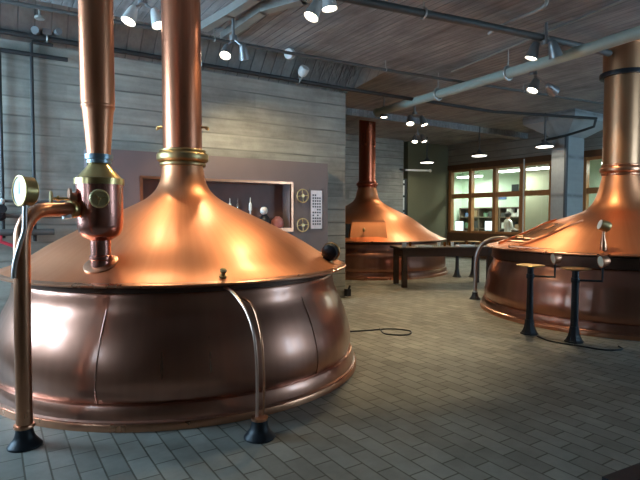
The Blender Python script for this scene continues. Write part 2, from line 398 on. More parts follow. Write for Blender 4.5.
# --- office wall: wood wainscot, bays of windows, header
Yb = [14.44, 13.42, 12.31, 11.18, 10.06, 8.95, 7.84, 6.73, 5.6]
ZS, ZM, ZT = .94, 2.38, 3.41
struct(MB().span((XR, 5.4, 0), (XR + .2, YF + .1, ZS)).build('trim_3', WOODH), 'dark wood wainscot under the office windows', 'wainscot')
struct(MB().span((XR - .02, 5.4, ZT), (XR + .2, YF + .1, ZT + .2)).build('trim_4', WOODH), 'brown wood header above the office windows', 'header')
struct(MB().span((XR, 5.4, ZT + .2), (XR + .2, YF + .1, CZ)).build('wall_right', CONC_Y))
struct(MB().span((XR, YN, 0), (XR + .2, 5.4, CZ)).build('wall_right_front', CONC_Y))
for i in range(len(Yb) - 1):
    y1, y0 = Yb[i], Yb[i + 1]
    f = MB(); x = XR + .07; t = .14
    # each bay has its own jamb on the left; the last closes the run
    f.span((x - .09, y1 - t, ZS), (x + .09, y1, ZT))
    if i == len(Yb) - 2: f.span((x - .09, y0, ZS), (x + .09, y0 + t, ZT))
    for z0_, z1_ in ((ZS, ZS + .09), (ZM - .09, ZM + .09), (ZT - .09, ZT)):
        f.span((x - .07, y0, z0_), (x + .07, y1 - t, z1_))
    o = struct(f.build('window_%d' % WN, WOODF, bevel=.006), 'brown wooden office window bay, two panes one over the other', 'window'); WN += 1
    for z0_, z1_ in ((ZS + .07, ZM - .07), (ZM + .07, ZT - .07)):
        MB().span((x - .004, y0 - .0, z0_), (x + .004, y1 - t, z1_)).build('pane', PANE, o)
# office behind the glass
struct(MB().span((18.6, 5.0, 0), (18.8, 16.7, CZ)).build('wall_office_end', MINT))
struct(MB().span((XR + .2, 16.5, 0), (18.6, 16.7, CZ)).build('wall_office_side', MINT))
struct(MB().span((XR + .2, 4.9, 0), (18.6, 5.1, CZ)).build('wall_office_near', MINT))
struct(MB().span((XR, YF + .1, 0), (XR + .2, 16.7, CZ)).build('wall_office_front', MINT))
struct(MB().span((17.2, 10.7, 0), (17.35, 12.15, 3.62)).build('wall_partition', MINTD))
struct(MB().span((XR + .2, 5.1, 3.62), (18.6, 16.5, 3.7)).build('ceiling_office', MINT))
struct(MB().span((XR + .2, 5.1, 0), (18.6, 16.5, .01)).build('floor_office', OFLOOR))
for i, (x, y, ln, wh) in enumerate([(16.6, 12.36, 1.05, 'seen through the upper third window bay'), (16.6, 11.46, .5, 'at the left of the upper fourth window bay'), (16.6, 10.86, .5, 'at the right of the upper fourth window bay'),
                                    (17.6, 15.2, 1.2, 'at the far corner of the office'), (16.8, 8.4, 1.2, 'behind the pale column')]):
    t = thing('fluorescent_light', (x, y, 3.28), 'white fluorescent strip light in the office ' + wh, 'ceiling light', 'office strip lights')
    h = MB().box((x, y, 3.352), (.34, ln, .05))
    for q_ in (-.35, .35): h.box((x, y + ln * q_, 3.497), (.02, .02, .246))
    h.build('housing', LAMPWHITE, t)
    MB().box((x, y, 3.30), (.30, ln - .04, .055)).build('diffuser', TUBE_E, t)

# --- doorway slit with glazed door beside the grey wall, its pale light painted as a white strip
struct(MB().span((13.02, YF + .34, 0), (13.35, YF + .5, CZ)).build('wall_recess', CONC_W))
d = MB().span((13.06, YF + .1, .02), (13.3, YF + .16, 3.0))
o = struct(d.build('door_1', BLACK), 'narrow black door slot between grey and olive walls', 'door')
MB().span((13.09, YF + .09, .1), (13.17, YF + .1, 2.95)).build('light_strip', LAMPWHITE, o)
q = MB()
for z in (1.2, 1.75, 2.3, 2.75): q.span((13.08, YF + .07, z), (13.19, YF + .095, z + .08))
q.build('hinge', BLACK, o)

# --- pale concrete column with flared capital
X0, X1, Y0, Y1 = 13.53, 14.42, 8.28, 8.74
c = MB().span((X0, Y0, 0), (X1, Y1, 3.83))
struct(c.build('column_1', CONC_P, bevel=.02), 'pale grey concrete column before the office windows', 'column')
e_ = .55
def rect(x0, x1, y0, y1, z): return [(x0, y0, z), (x1, y0, z), (x1, y1, z), (x0, y1, z)]
vs = rect(X0, X1, Y0, Y1, 3.83) + rect(X0 - e_, X1 + e_, Y0 - e_, Y1 + e_, 4.22) + rect(X0 - e_, X1 + e_, Y0 - e_, Y1 + e_, CZ)
fs = [(0, 3, 2, 1), (8, 9, 10, 11)] + [(i, (i + 1) % 4, 4 + (i + 1) % 4, 4 + i) for i in range(4)] + [(4 + i, 4 + (i + 1) % 4, 8 + (i + 1) % 4, 8 + i) for i in range(4)]
struct(MB().add(vs, fs).build('column_capital', CONC_P, ang=20), 'flared concrete capital on top of the pale column', 'capital')

# ------------------------------------------------------------------ kettles
def kettle(loc, Rr, Rb, zr, dome, stack, label, mats, band=.035):
    """Rr rim radius, Rb base radius, zr rim height; dome: (r,z) profile from the rim up; stack: dict"""
    t = thing('brew_kettle', (loc[0], loc[1], 0), label, 'kettle', 'copper brew kettles')
    ORG[t.name] = (0, 0, 0); c = (0, 0, 0)
    k = zr / 1.06; e = Rr - 1.77
    zb = (1.03 - band) * k
    MB().lathe([(1.61 + e, zb - .01), (1.63 + e + band * .4, zb), (1.63 + e + band * .4, 1.03 * k), (1.6 + e, 1.04 * k)], c, 128).build('neck_band', mats['band'], t)
    body = smooth([(1.60 + e, zb + .01), (1.615 + e + band * .3, zb - .02), (1.65 + e, .84 * k), (1.735 + e, .66 * k), (1.80 + e * .9, .47 * k), (1.825 + (Rb - 1.89), .30 * k), (1.80 + (Rb - 1.89), .17)], 6)
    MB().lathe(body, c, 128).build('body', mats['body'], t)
    MB().lathe([(Rb - .10, .185), (Rb - .055, .175), (Rb - .035, .13), (Rb - .03, .075), (Rb - .012, .065), (Rb - .012, .052)], c, 128).build('skirt', mats['body'], t)
    MB().lathe([(Rb - .03, .055), (Rb - .005, .055), (Rb, .045), (Rb, .002), (Rb - .03, .002)], c, 128, closed=True).build('base_ring', mats['rim'], t)
    MB().lathe([(1.60 + e, 1.02 * k), (Rr - .05, zr - .012), (Rr - .005, zr - .012), (Rr + .008, zr - .004), (Rr + .008, zr + .008), (Rr - .005, zr + .016), (Rr - .05, zr + .026), (Rr - .08, zr + .016)], c, 128, closed=True).build('rim', mats['rim'], t)
    d = smooth([(Rr - .02, zr + .016)] + dome, 6)
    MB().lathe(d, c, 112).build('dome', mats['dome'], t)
    zc, rc, rs = stack['z'], stack['rc'], stack['r']
    rn = dome[-1][0]; w = rc - rn
    MB().lathe(smooth([(rn, zc - .10), (rn + w * .45, zc - .092), (rn + w * .45, zc - .066), (rn + w * .2, zc - .062), (rc - .008, zc - .04), (rc, zc), (rc - .008, zc + .035), (rn + w * .3, zc + .05), (rn + w * .42, zc + .056), (rn + w * .42, zc + .075), (rs + .002, zc + .085)], 4), c, 56).build('collar', stack['collar'], t)
    MB().lathe([(rs, zc), (rs, stack.get('top', CZ - .004)), ], c, 56).build('stack', stack['mat'], t)
    return t
K1 = (1.78, 5.5)
k1 = kettle(K1, 1.77, 1.89, 1.065,
            [(1.556, 1.163), (1.281, 1.335), (.95, 1.511), (.62, 1.667), (.403, 1.777), (.285, 1.886), (.232, 2.017), (.218, 2.14)],
            dict(z=2.235, rc=.275, r=.206, mat=STACK_DEEP, collar=BRASS_D),
            'nearest copper brew kettle, big domed pot at left of the room', dict(body=BODY, dome=DOME, rim=RIM, band=BANDCU))
for s in (-1, 1):
    m = MB(); u = V((.84, -.543, 0)) * s
    m.tube([u * .2 + V((0, 0, 2.56)), u * .262 + V((0, 0, 2.56))], .012, 10); m.ball(u * .268 + V((0, 0, 2.55)), .02)
    m.tube([u * .262 + V((0, 0, 2.56)), u * .285 + V((0, 0, 2.53))], .011, 8)
    m.build('stack_lug', BRASS_D, k1)
m = MB(); kb = V((1.558 - K1[0], 3.84 - K1[1], 1.115)); n_ = V((-.12, -.5, .85)).normalized()
m.lathe([(.03, -.02), (.03, .012), (.016, .016), (.014, .04), (.026, .05), (.028, .065), (.018, .078), (0, .08)], M=frame(kb, n_), seg=16)
m.build('dome_knob', BRASS_D, k1)
# riveted seams on the body
for a_ in (-129, -69, -9):
    a_ = math.radians(a_); pr = smooth([(1.60, .965), (1.645, .85), (1.735, .66), (1.80, .47), (1.825, .30), (1.80, .17)], 5)
    MB().tube([((r_ + .001) * math.cos(a_), (r_ + .001) * math.sin(a_), z_ * 1.065 / 1.06) for r_, z_ in pr], .005, 6).build('body_seam', BODY, k1)
K2 = (9.27, 11.8)
k2 = kettle(K2, 2.26, 2.32, .945,
            [(1.808, 1.172), (1.241, 1.571), (.667, 1.861), (.377, 2.066), (.30, 2.30), (.262, 2.45)],
            dict(z=2.52, rc=.315, r=.245, mat=STACK_RED, collar=STACK_RED),
            'far copper brew kettle beyond the table, with a red copper stack', dict(body=BODY, dome=DOME, rim=RIM, band=BANDCU))
# dormer-like manway on the far kettle, facing the room
dm = V((-.60, -.80, 0)).normalized(); rt = V((.80, -.60, 0))
fr_, bk_, w_ = 2.02, 1.3, .43
P = lambda r, s, z: tuple(dm * r + rt * s + V((0, 0, z)))
MB().add([P(fr_, -w_ - .06, 1.0), P(fr_, w_ + .05, 1.0), P(fr_ - .16, w_, 1.44), P(fr_ - .16, -w_, 1.44), P(bk_, -w_, 1.0), P(bk_, w_, 1.0), P(bk_, w_, 1.5), P(bk_, -w_, 1.5)],
         [(0, 1, 2, 3), (3, 2, 6, 7), (1, 5, 6, 2), (0, 3, 7, 4), (4, 7, 6, 5), (0, 4, 5, 1)]).build('manway_door', DOME, k2, bevel=.012)
mh = MB(); mh.tube([P(fr_ - .07, -.12, 1.22), P(fr_ + .03, -.12, 1.23)], .012, 8); mh.ball(P(fr_ + .04, -.12, 1.25), .035, sz=1.5)
mh.build('handle', BRASS_D, bpy.data.objects[k2.children[-1].name])
MB().add([P(fr_ - .02, -w_ - .10, 1.0), P(fr_ - .17, -w_ - .03, 1.40), P(1.5, -w_ - .03, 1.40), P(1.5, -w_ - .36, 1.0), P(fr_ - .1, -w_ - .36, 1.0), P(fr_ - .2, -w_ - .25, 1.40)],
         [(0, 1, 5, 4), (1, 2, 5), (0, 4, 3), (3, 4, 5, 2), (0, 3, 2, 1)]).build('open_flap', BLACK, k2, ang=10)
K3 = (8.75, 4.4)
k3 = kettle(K3, 2.08, 2.18, 1.075,
            [(1.86, 1.155), (1.512, 1.29), (1.16, 1.455), (.80, 1.58), (.55, 1.675), (.42, 1.79), (.335, 1.98), (.272, 2.26)],
            dict(z=2.36, rc=.315, r=.275, mat=STACK_PALE, collar=RIM),
            'right-hand copper brew kettle behind the two black lamp stands', dict(body=BODY, dome=DOME, rim=RIM, band=BANDCU), .15)
MB().lathe([(.28, 3.86), (.345, 3.86), (.35, 3.90), (.345, 3.93), (.28, 3.93)], (0, 0, 0), 48, closed=True).build('stack_ring', BLACK, k3)
MB().lathe([(.30, 3.93), (.30, 4.36), (.40, 4.37), (.40, CZ - .004), (.30, CZ - .004)], (0, 0, 0), 48).build('ceiling_sleeve', STACK_PALE, k3)
# sliding manway on the right kettle
rd = V((-.89, .455, 0)).normalized(); sd = V((.455, .89, 0)).normalized()
def dome3(r):
    pr = [(2.06, 1.091), (1.86, 1.155), (1.512, 1.29), (1.16, 1.455), (.80, 1.58)]
    for (a, za), (b, zb) in zip(pr, pr[1:]):
        if r >= b: return za + (zb - za) * (a - r) / (a - b)
    return 1.58
def slope_pt(r, s, up): return tuple(rd * r + sd * s + V((0, 0, dome3(math.hypot(r, s)) + up)))
def slope_slab(rs_, s0, s1, th, m):
    for i in range(len(rs_) - 1):
        r0, r1 = rs_[i], rs_[i + 1]
        m.add([slope_pt(r, s, u) for u in (-.03, th) for (r, s) in ((r0, s0), (r0, s1), (r1, s1), (r1, s0))],
              [(0, 1, 2, 3), (4, 7, 6, 5), (0, 4, 5, 1), (1, 5, 6, 2), (2, 6, 7, 3), (3, 7, 4, 0)])
    return m
rs_ = [1.9 - .1 * i for i in range(11)]
dr = slope_slab(rs_[1:9], -.30, .30, .018, MB()).build('manway_door', RIM, k3, ang=25)
for s in (-.37, .37): slope_slab(rs_, s - .035, s + .035, .032, MB()).build('door_rail', DOME, k3, ang=25)
hk = MB(); hk.tube([slope_pt(1.72, -.12, .01), slope_pt(1.72, -.12, .07), slope_pt(1.72, .12, .07), slope_pt(1.72, .12, .01)], .014, 8); hk.build('handle', BRASS_D, dr)
hr = MB(); A, B = V((-2.025, 0.600, 1.132)), V((-1.874, -0.510, 1.101))
hr.tube([A, B], .018, 10); hr.ball(A, .028); hr.ball(B, .028)
for f in (.12, .85): p = A.lerp(B, f); hr.tube([p, p - V((0, 0, .07))], .014, 8)
hr.build('guard_rod', PIPE_CU, k3)

# ------------------------------------------------------------------ steam separator on the near kettle
S = V((.752, 4.448, 0))
t = thing('steam_separator', (S.x, S.y, 1.19), 'copper steam separator vessel with tall copper flue on the near kettle dome', 'separator')
ORG[t.name] = (S.x, S.y, 0)
t.location = (S.x, S.y, 0)
def sl(prof, name, mat, par=t, seg=48): return MB().lathe(prof, (S.x, S.y, 0), seg).build(name, mat, par)
nm = frame((S.x, S.y, 1.215), (-.32, -.34, .88))
MB().lathe([(.085, -.03), (.138, -.02), (.140, .002), (.128, .010), (.08, .012)], M=nm, seg=40, closed=True).build('flange', RIM, t)
sl([(.078, 1.13), (.078, 1.24), (.088, 1.25), (.088, 1.275), (.078, 1.285), (.078, 1.44)], 'neck', VESSEL)
sl(smooth([(.075, 1.40), (.10, 1.415), (.145, 1.445), (.170, 1.50), (.176, 1.56), (.178, 1.60)], 4) + [(.178, 1.86), (.14, 1.862)], 'vessel', VESSEL)
sl([(.17, 1.852), (.190, 1.852), (.190, 1.90), (.172, 1.906)], 'lid_ring', BRASS)
sl([(.172, 1.904), (.085, 2.005), (.080, 2.03)], 'cone_lid', BRASS)
sl([(.085, 2.022), (.094, 2.024), (.094, 2.05), (.108, 2.055), (.108, 2.092), (.09, 2.096)], 'clamp_band', STEEL)
sl([(.088, 2.09), (.118, 2.44), (.126, 2.465), (.129, 2.47), (.129, 2.485), (.126, 2.49)], 'tapered_reducer', STACK)
sl([(.126, 2.488), (.129, 2.52), (.131, CZ - .003)], 'flue', STACK)
# medallion facing the camera side
fd = V((-.18, -.984, 0)).normalized(); fc = S + fd * .176 + V((0, 0, 1.735)); MF = frame(fc, fd)
md = MB().lathe([(0, 0), (.06, 0), (.072, .006), (.074, .02), (.066, .028), (.06, .022), (.057, .012), (0, .012)], M=MF, seg=36).build('port_ring', WHEEL, t)
e = MB()
for a in (.3, .3 + PI * 2 / 3, .3 + PI * 4 / 3):
    e.tube([MF @ V((0, 0, .016)), MF @ V((.045 * math.cos(a), .045 * math.sin(a), .016))], .006, 8)
e.ball(MF @ V((0, 0, .016)), .014)
e.build('port_cross', BRASS_D, md)
# side valve to the left
ld = V((-.80, -.02, 0)).normalized(); vo = S + ld * .16 + V((0, 0, 1.735)); MV = frame(vo, ld)
vf = MB().lathe([(0, 0), (.045, 0), (.05, .05), (.085, .052), (.085, .068), (.05, .07), (.02, .075), (0, .075)], M=MV, seg=28).build('side_flange', RIM, t)
MB().lathe([(0, .07), (.012, .07), (.012, .13), (.024, .135), (.024, .15), (.012, .155), (.010, .19), (0, .19)], M=MV, seg=14).build('valve_stem', BRASS, vf)
MB().lathe([(0, .178), (.02, .178), (.055, .184), (.06, .192), (.055, .20), (.02, .204), (0, .204)], M=MV, seg=24).build('hand_knob', BRASS, vf)

# ------------------------------------------------------------------ copper standpipe at the left front
Bp = V((.165, 4.042, 0))
t = thing('copper_standpipe', Bp, 'copper standpipe on black foot, bending over to the steam separator', 'pipe')
def foot(c, par, k=1.0, mat=BLACK):
    prof = smooth([(.115 * k, .0), (.115 * k, .012), (.100 * k, .03), (.072 * k, .065), (.060 * k, .105 * 1.0), (.058 * k, .135)], 4) + [(.03 * k, .136)]
    return MB().lathe(prof, c, 36).build('foot', mat, par)
foot(Bp, t, .95)
MB().lathe([(.045, .13), (.066, .132), (.070, .142), (.066, .156), (.05, .158)], Bp, 32).build('foot_collar', RIM, t)
def mid(a, b, f): return V(a).lerp(V(b), f)
top = V((.18, 4.04, 1.40)); end = V((.555, 4.40, 1.632))
pth = [V((.165, 4.042, .14)), V((.17, 4.042, .8)), top] + []
hz = (V((end.x, end.y, 0)) - V((top.x, top.y, 0))); hl = hz.length; hz.normalize()
rb = .22
for i in range(1, 9):
    a = i / 8 * PI / 2
    pth.append(top + V((0, 0, .025 + rb * math.sin(a))) + hz * (rb * (1 - math.cos(a))))
pth.append(V((end.x, end.y, top.z + .025 + rb + .008)))
MB().tube(pth, .053, 24).build('riser', PIPE_CU, t)
e2 = pth[-1]
MB().lathe([(.05, -.06), (.064, -.06), (.070, -.05), (.070, -.01), (.060, 0), (.060, .03), (.05, .04)], M=frame(e2, hz), seg=28).build('union_nut', BRASS, t)
MB().lathe([(.0, -.02), (.034, -.02), (.034, .045), (.0, .045)], M=frame(e2 - V((0, 0, .03)) - hz * .085, V((.1, -.2, -1))), seg=20).build('drain_cap', DIAL, t)
# thin pale gauge tube beside the riser, and the round gauge
g0 = V((.155, 4.00, 1.30))
t = thing('dial_gauge', (.16, 4.00, 1.2), 'round white dial gauge in chrome drum on a thin pale tube at left', 'gauge', None)
gp = [V((.125, 3.992, 1.18)), V((.135, 3.99, 1.28)), V((.165, 3.985, 1.40)), V((.195, 3.985, 1.50)), V((.200, 3.985, 1.60)), V((.205, 3.985, 1.70))]
MB().tube(smooth(gp, 5), .017, 12).build('gauge_tube', TINNED, t)
gdir = V((-.93, -.36, .03)).normalized(); gc = V((.205, 3.99, 1.768))
MG = frame(gc - gdir * .02, gdir)
MB().lathe([(0, -.03), (.09, -.03), (.098, -.022), (.098, .04), (.104, .044), (.104, .06), (.094, .062), (.094, .05), (0, .05)], M=MG, seg=40).build('drum', BRASS, t)
MB().lathe([(.0, .051), (.094, .051), (.094, .056), (0, .056)], M=MG, seg=40).build('dial_face', DIAL, t)
MB().add([MG @ V(p) for p in [(-.006, -.02, .059), (.006, -.02, .059), (.003, .06, .059), (-.003, .06, .059)]], [(0, 1, 2, 3)]).build('needle', BLACK, t)

# ------------------------------------------------------------------ twin siphon pipes in front of the near kettle
Bf = V((1.60, 3.28, 0))
t = thing('siphon_pipes', Bf, 'pair of thin curved copper tubes rising from a black foot before the near kettle', 'pipe')
foot(Bf, t, .98)
MB().lathe([(.03, .13), (.062, .132), (.062, .15), (.03, .152)], Bf, 28).build('foot_cap', PIPE_CU, t)
for nm_, pp in (('front', [(1.585, 3.288, .14), (1.591, 3.296, .49), (1.59, 3.341, .736), (1.585, 3.453, .887), (1.572, 3.589, .974), (1.56, 3.71, 1.023), (1.556, 3.80, 1.032)]),
                ('rear', [(1.632, 3.28, .14), (1.642, 3.288, .412), (1.650, 3.338, .694), (1.662, 3.444, .850), (1.668, 3.555, .925), (1.664, 3.692, .945), (1.67, 3.90, .95)])):
    MB().tube(smooth(pp, 6), .012 if nm_ == 'front' else .010, 10).build('curved_tube', TUBE_P if nm_ == 'front' else PIPE_CU, t)

# dial with black back on the near kettle's right-hand rim
t = thing('dial_thermometer', (2.97, 4.39, 1.12), 'black-backed brass dial thermometer on the right rim of the near kettle', 'thermometer')
gc = V((2.97, 4.39, 1.225)); gdir = V((.75, .5, .12)).normalized(); MG = frame(gc, gdir)
MB().lathe([(0, -.07), (.06, -.068), (.085, -.05), (.09, -.02), (.09, .02), (0, .02)], M=MG, seg=32).build('drum', BLACK, t)
MB().lathe([(.084, .0), (.098, .0), (.100, .02), (.095, .04), (.084, .04)], M=MG, seg=32, closed=True).build('bezel', BRASS, t)
MB().lathe([(0, .02), (.084, .02), (.084, .03), (0, .03)], M=MG, seg=32).build('dial_face', DIAL, t)
MB().tube([(2.97, 4.39, 1.10), (2.97, 4.39, 1.16)], .02, 10).build('stem', BRASS, t)

# dial on the right kettle's dome
tb = V((6.99, 3.72, 1.14))
t = thing('dial_thermometer', tb, 'dial thermometer on a copper stalk standing on the right kettle dome', 'thermometer')
MB().lathe([(.045, -.02), (.045, .04), (.04, .10), (.026, .16), (.02, .2), (.018, .26)], tb, 20).build('stalk', RIM, t)
gc = tb + V((0, 0, .33)); gdir = V((-.70, .60, .30)).normalized(); MG = frame(gc, gdir)
MB().lathe([(0, -.08), (.06, -.078), (.072, -.06), (.072, .05), (0, .05)], M=MG, seg=28).build('drum', BRASS_D, t)
MB().lathe([(0, .05), (.066, .05), (.066, .056), (0, .056)], M=MG, seg=28).build('dial_face', DIAL, t)

# ------------------------------------------------------------------ lamp stands by the right kettle
def lamp_stand(loc, label, arm_dir, lamp=True):
    t = thing('lamp_stand' if lamp else 'pedestal', (0, 0, 0), label, 'lamp stand' if lamp else 'pedestal', 'black lamp stands by the right kettle' if lamp else 'black pedestals behind the table')
    MB().lathe(smooth([(.115, 0), (.115, .015), (.10, .03), (.072, .09), (.06, .16), (.056, .2)], 4) + [(.03, .2)], seg=8).build('base', BLACK, t, ang=25)
    MB().lathe([(.048, .18), (.042, .60), (.04, .90), (.06, .905), (.06, .918), (.03, .92)], seg=24).build('column', BLACK, t)
    MB().lathe([(.03, .915), (.12, .918), (.175, .930), (.182, .938), (.176, .942), (.13, .932), (0, .932)], seg=36).build('dish', BRASS_D, t)
    t.location = loc
    if not lamp: return t
    u = V(arm_dir).normalized(); z = V((0, 0, 1))
    q = u * .30
    MB().tube([V((0, 0, .79)) + u * .03, q + z * .79], .014, 10).tube([q + z * .776, q + z * .98], .012, 10).lathe([(.05, .76), (.052, .765), (.052, .815), (.05, .82)], seg=20).build('arm', BLACK, t)
    hd = V((-.80, .55, -.12)).normalized(); hc = q + z * 1.04 ; MH = frame(hc, hd)
    h = MB().lathe([(0, -.085), (.035, -.08), (.062, -.05), (.076, 0), (.082, .03), (.078, .032), (.07, .02), (0, .012)], M=MH, seg=28).build('lamp_head', PIPE_CU, t)
    MB().lathe([(0, .02), (.068, .024), (.068, .028), (0, .036)], M=MH, seg=24).build('lens', CREAM, h)
    t.location = loc
    return t
s1 = lamp_stand((6.117, 4.22, 0), 'black lamp stand with brass dish, left one of two before the right kettle', (.55, -.83, 0))
s2 = copy_tree(s1); s2.location = (6.206, 3.64, 0); s2['label'] = 'black lamp stand with brass dish, right one of two before the right kettle'
s3 = lamp_stand((10.26, 9.24, 0), 'black pedestal with brass dish behind the table, left of the two', None, False)
s4 = copy_tree(s3); s4.location = (10.6, 9.0, 0); s4['label'] = 'black pedestal with brass dish behind the table, right of the two'
s5 = copy_tree(s1); s5.location = (11.2, 7.5, .0); s5.rotation_euler.z = 2.0; s5['label'] = 'black lamp stand peeking over the dome of the right kettle'

# hoop pipe
Bh = V((7.82, 6.585, 0))
t = thing('hoop_pipe', Bh, 'grey pipe on black foot arching over to the right kettle rim', 'pipe')
foot(Bh, t, .9)
MB().tube(smooth([(7.82, 6.585, .12), (7.82, 6.585, .5), (7.825, 6.57, .82), (7.88, 6.50, 1.04), (7.99, 6.36, 1.16), (8.12, 6.2, 1.19), (8.24, 6.08, 1.13), (8.30, 5.99, 1.12)], 6), .036, 16).build('pipe', HOOP, t)
MB().lathe([(.03, .12), (.05, .122), (.05, .16), (.03, .162)], Bh, 24).build('collar', GALV, t)

# ------------------------------------------------------------------ tasting table
u = V((.90, -.43, 0)).normalized(); v = V((.43, .90, 0)).normalized(); F0 = V((7.70, 8.50, 0))
Lt, Wt, Ht = 2.1, .78, .90
t = thing('tasting_table', F0 + u * Lt / 2 + v * Wt / 2, 'long dark wooden table in the middle of the room before the far kettle', 'table')
MT = Matrix(((u.x, v.x, 0, F0.x), (u.y, v.y, 0, F0.y), (0, 0, 1, 0), (0, 0, 0, 1)))
MB().box((Lt / 2, Wt / 2, Ht - .025), (Lt + .16, Wt + .14, .05), M=MT).build('table_top', WOODD, t, bevel=.008)
MB().box((Lt / 2, .03, Ht - .13), (Lt, .035, .16), M=MT).box((Lt / 2, Wt - .03, Ht - .13), (Lt, .035, .16), M=MT).box((.03, Wt / 2, Ht - .13), (.035, Wt, .16), M=MT).box((Lt - .03, Wt / 2, Ht - .13), (.035, Wt, .16), M=MT).build('apron', WOODD, t)
for a in (.05, Lt - .05):
    for b in (.05, Wt - .05):
        MB().box((a, b, (Ht - .05) / 2), (.11, .11, Ht - .05), M=MT).build('leg', WOODD, t, bevel=.006)
def tp(a, b, z=0): return MT @ V((a, b, Ht + z))
o = MB().box((.06, .12, Ht + .055), (.13, .012, .11), rz=.5, M=MT).build('table_card', WHITE, origin=tp(.06, .12)); tag(o, 'small white card standing at the left end of the dark table', 'card')
for i, (a, b, w, lab) in enumerate([(.55, .2, .36, 'pale tray at the left half of the dark table'), (1.55, .25, .36, 'pale tray at the right half of the dark table')]):
    o = MB().box((a, b, Ht + .012), (w, .22, .018), M=MT).box((a, b - .11, Ht + .02), (w, .012, .034), M=MT).box((a, b + .11, Ht + .02), (w, .012, .034), M=MT).build('serving_tray', WHITE, origin=tp(a, b)); tag(o, lab, 'tray', 'trays on the table')
gl = [(.9, .2, WHITE), (1.08, .3, AMBER), (1.22, .2, WHITE), (1.95, .3, AMBER), (.3, .45, AMBER), (1.3, .55, AMBER), (1.75, .6, AMBER)]
names = ['first white cup from the left on the dark table', 'amber glass between the two white cups on the table', 'second white cup on the dark table', 'amber glass at the right end of the dark table',
         'amber glass towards the back left of the table', 'amber glass at the middle back of the table', 'amber glass near the right back of the table']
for (a, b, m_), lab in zip(gl, names):
    p = tp(a, b)
    o = MB().lathe([(0, .002), (.028, .002), (.036, .08), (.036, .1), (.032, .1), (.026, .012), (0, .012)], p, 16).build('tasting_cup' if m_ is WHITE else 'tasting_glass', m_, origin=p)
    tag(o, lab, 'cup' if m_ is WHITE else 'glass', 'cups and glasses on the table')

# ------------------------------------------------------------------ maroon wall panel with recess, wheels, plaque
PX0, PX1, PZ = 1.17, 5.236, 2.56
RX0, RX1, RZ0, RZ1 = 1.92, 4.446, 1.366, 2.156
yf = WY - .30
t = thing('wall_panel', (3.2, WY, 0), 'mauve-brown panel with a copper-framed recess on the concrete wall', 'panel')
m = MB()
m.span((PX0, yf, .02), (RX0, WY - .002, PZ)).span((RX1, yf, .02), (PX1, WY - .002, PZ)).span((RX0, yf, .02), (RX1, WY - .002, RZ0)).span((RX0, yf, RZ1), (RX1, WY - .002, PZ))
m.build('board', MAROON, t)
fb = MB(); fw = .04; y0, y1 = yf - .035, yf + .02
fb.span((RX0 - fw, y0, RZ0 - fw), (RX0, y1, RZ1 + fw)).span((RX1, y0, RZ0 - fw), (RX1 + fw, y1, RZ1 + fw)).span((RX0, y0, RZ0 - fw), (RX1, y1, RZ0)).span((RX0, y0, RZ1), (RX1, y1, RZ1 + fw))
fb.build('recess_frame', PIPE_CU, t)
MB().span((RX0, WY - .02, RZ0), (RX1, WY - .003, RZ1)).build('recess_back', RECESS, t)
MB().span((RX0 + .02, yf - .06, RZ0), (RX1 - .02, WY - .02, RZ0 + .025)).build('shelf', PIPE_CU, t)
for z in (1.957, 1.439):
    c = V((4.665, yf - .06, z)); w = MB()
    w.ring(c, .115, .011, (0, 1, 0)); 
    for a in range(4): w.tube([c, c + V((math.cos(a * PI / 2 + .1), 0, math.sin(a * PI / 2 + .1))) * .115], .008, 8)
    w.lathe([(0, -.02), (.028, -.02), (.028, .02), (0, .02)], M=frame(c, (0, -1, 0)), seg=16)
    w.tube([c, c + V((0, .07, 0))], .012, 10)
    w.build('hand_wheel', WHEEL, t)
pq = MB().span((4.86, yf - .02, 1.37), (5.095, yf, 2.06)).build('plaque', PLAQUE, t)
w = MB(); random.seed(2)
for r in range(11):
    for q in range(4):
        if random.random() < .15: continue
        x = 4.892 + q * .048; z = 1.96 - r * .052
        w.span((x, yf - .024, z), (x + .030, yf - .02, z + .030))
w.build('lettering', INK, pq)
pf = MB(); pf.span((4.84, yf - .016, 1.35), (4.86, yf, 2.08)).span((5.095, yf - .016, 1.35), (5.115, yf, 2.08)); pf.build('plaque_edge', MAROON, pq)
# hydrometer jars etc on the shelf
for i, (x, h_, lab) in enumerate([(2.99, .46, 'first slender glass tube from the left on the recess shelf'), (3.35, .50, 'second slender glass tube on the recess shelf'), (3.49, .50, 'third slender glass tube on the recess shelf'),
                                  (3.72, .52, 'fourth slender glass tube, pointed, on the recess shelf')]):
    p = V((x, yf + .10, RZ0 + .026))
    o = MB().lathe([(0, 0), (.045, 0), (.045, .012), (.016, .02), (.014, h_ * .55), (.028, h_ * .6), (.024, h_ * .8), (.006, h_ * .86), (.005, h_), (0, h_)], p, 16).build('glass_tube', DIAL if i in (1, 3) else GLASSY, origin=p)
    tag(o, lab, 'glass tube', 'glass tubes in the recess')
p = V((3.99, yf + .10, RZ0 + .026)); t2 = thing('round_flask', p, 'dark round flask with a white stopper on the recess shelf', 'flask')
MB().lathe(smooth([(.0, 0), (.05, .002), (.10, .05), (.11, .12), (.08, .19), (.03, .24), (.03, .27)], 4), p, 24).build('flask_body', BLACK, t2)
MB().ball(p + V((-.02, -.01, .30)), .07, n=12).build('stopper', WHITE, t2)
p = V((4.25, yf + .12, RZ0 + .026))
o = MB().lathe(smooth([(0, 0), (.09, .002), (.11, .06), (.10, .14), (.05, .19), (.03, .2)], 4), p, 20).build('squat_jar', ROSE, origin=p); tag(o, 'squat rose-coloured jar at the right end of the recess shelf', 'jar')

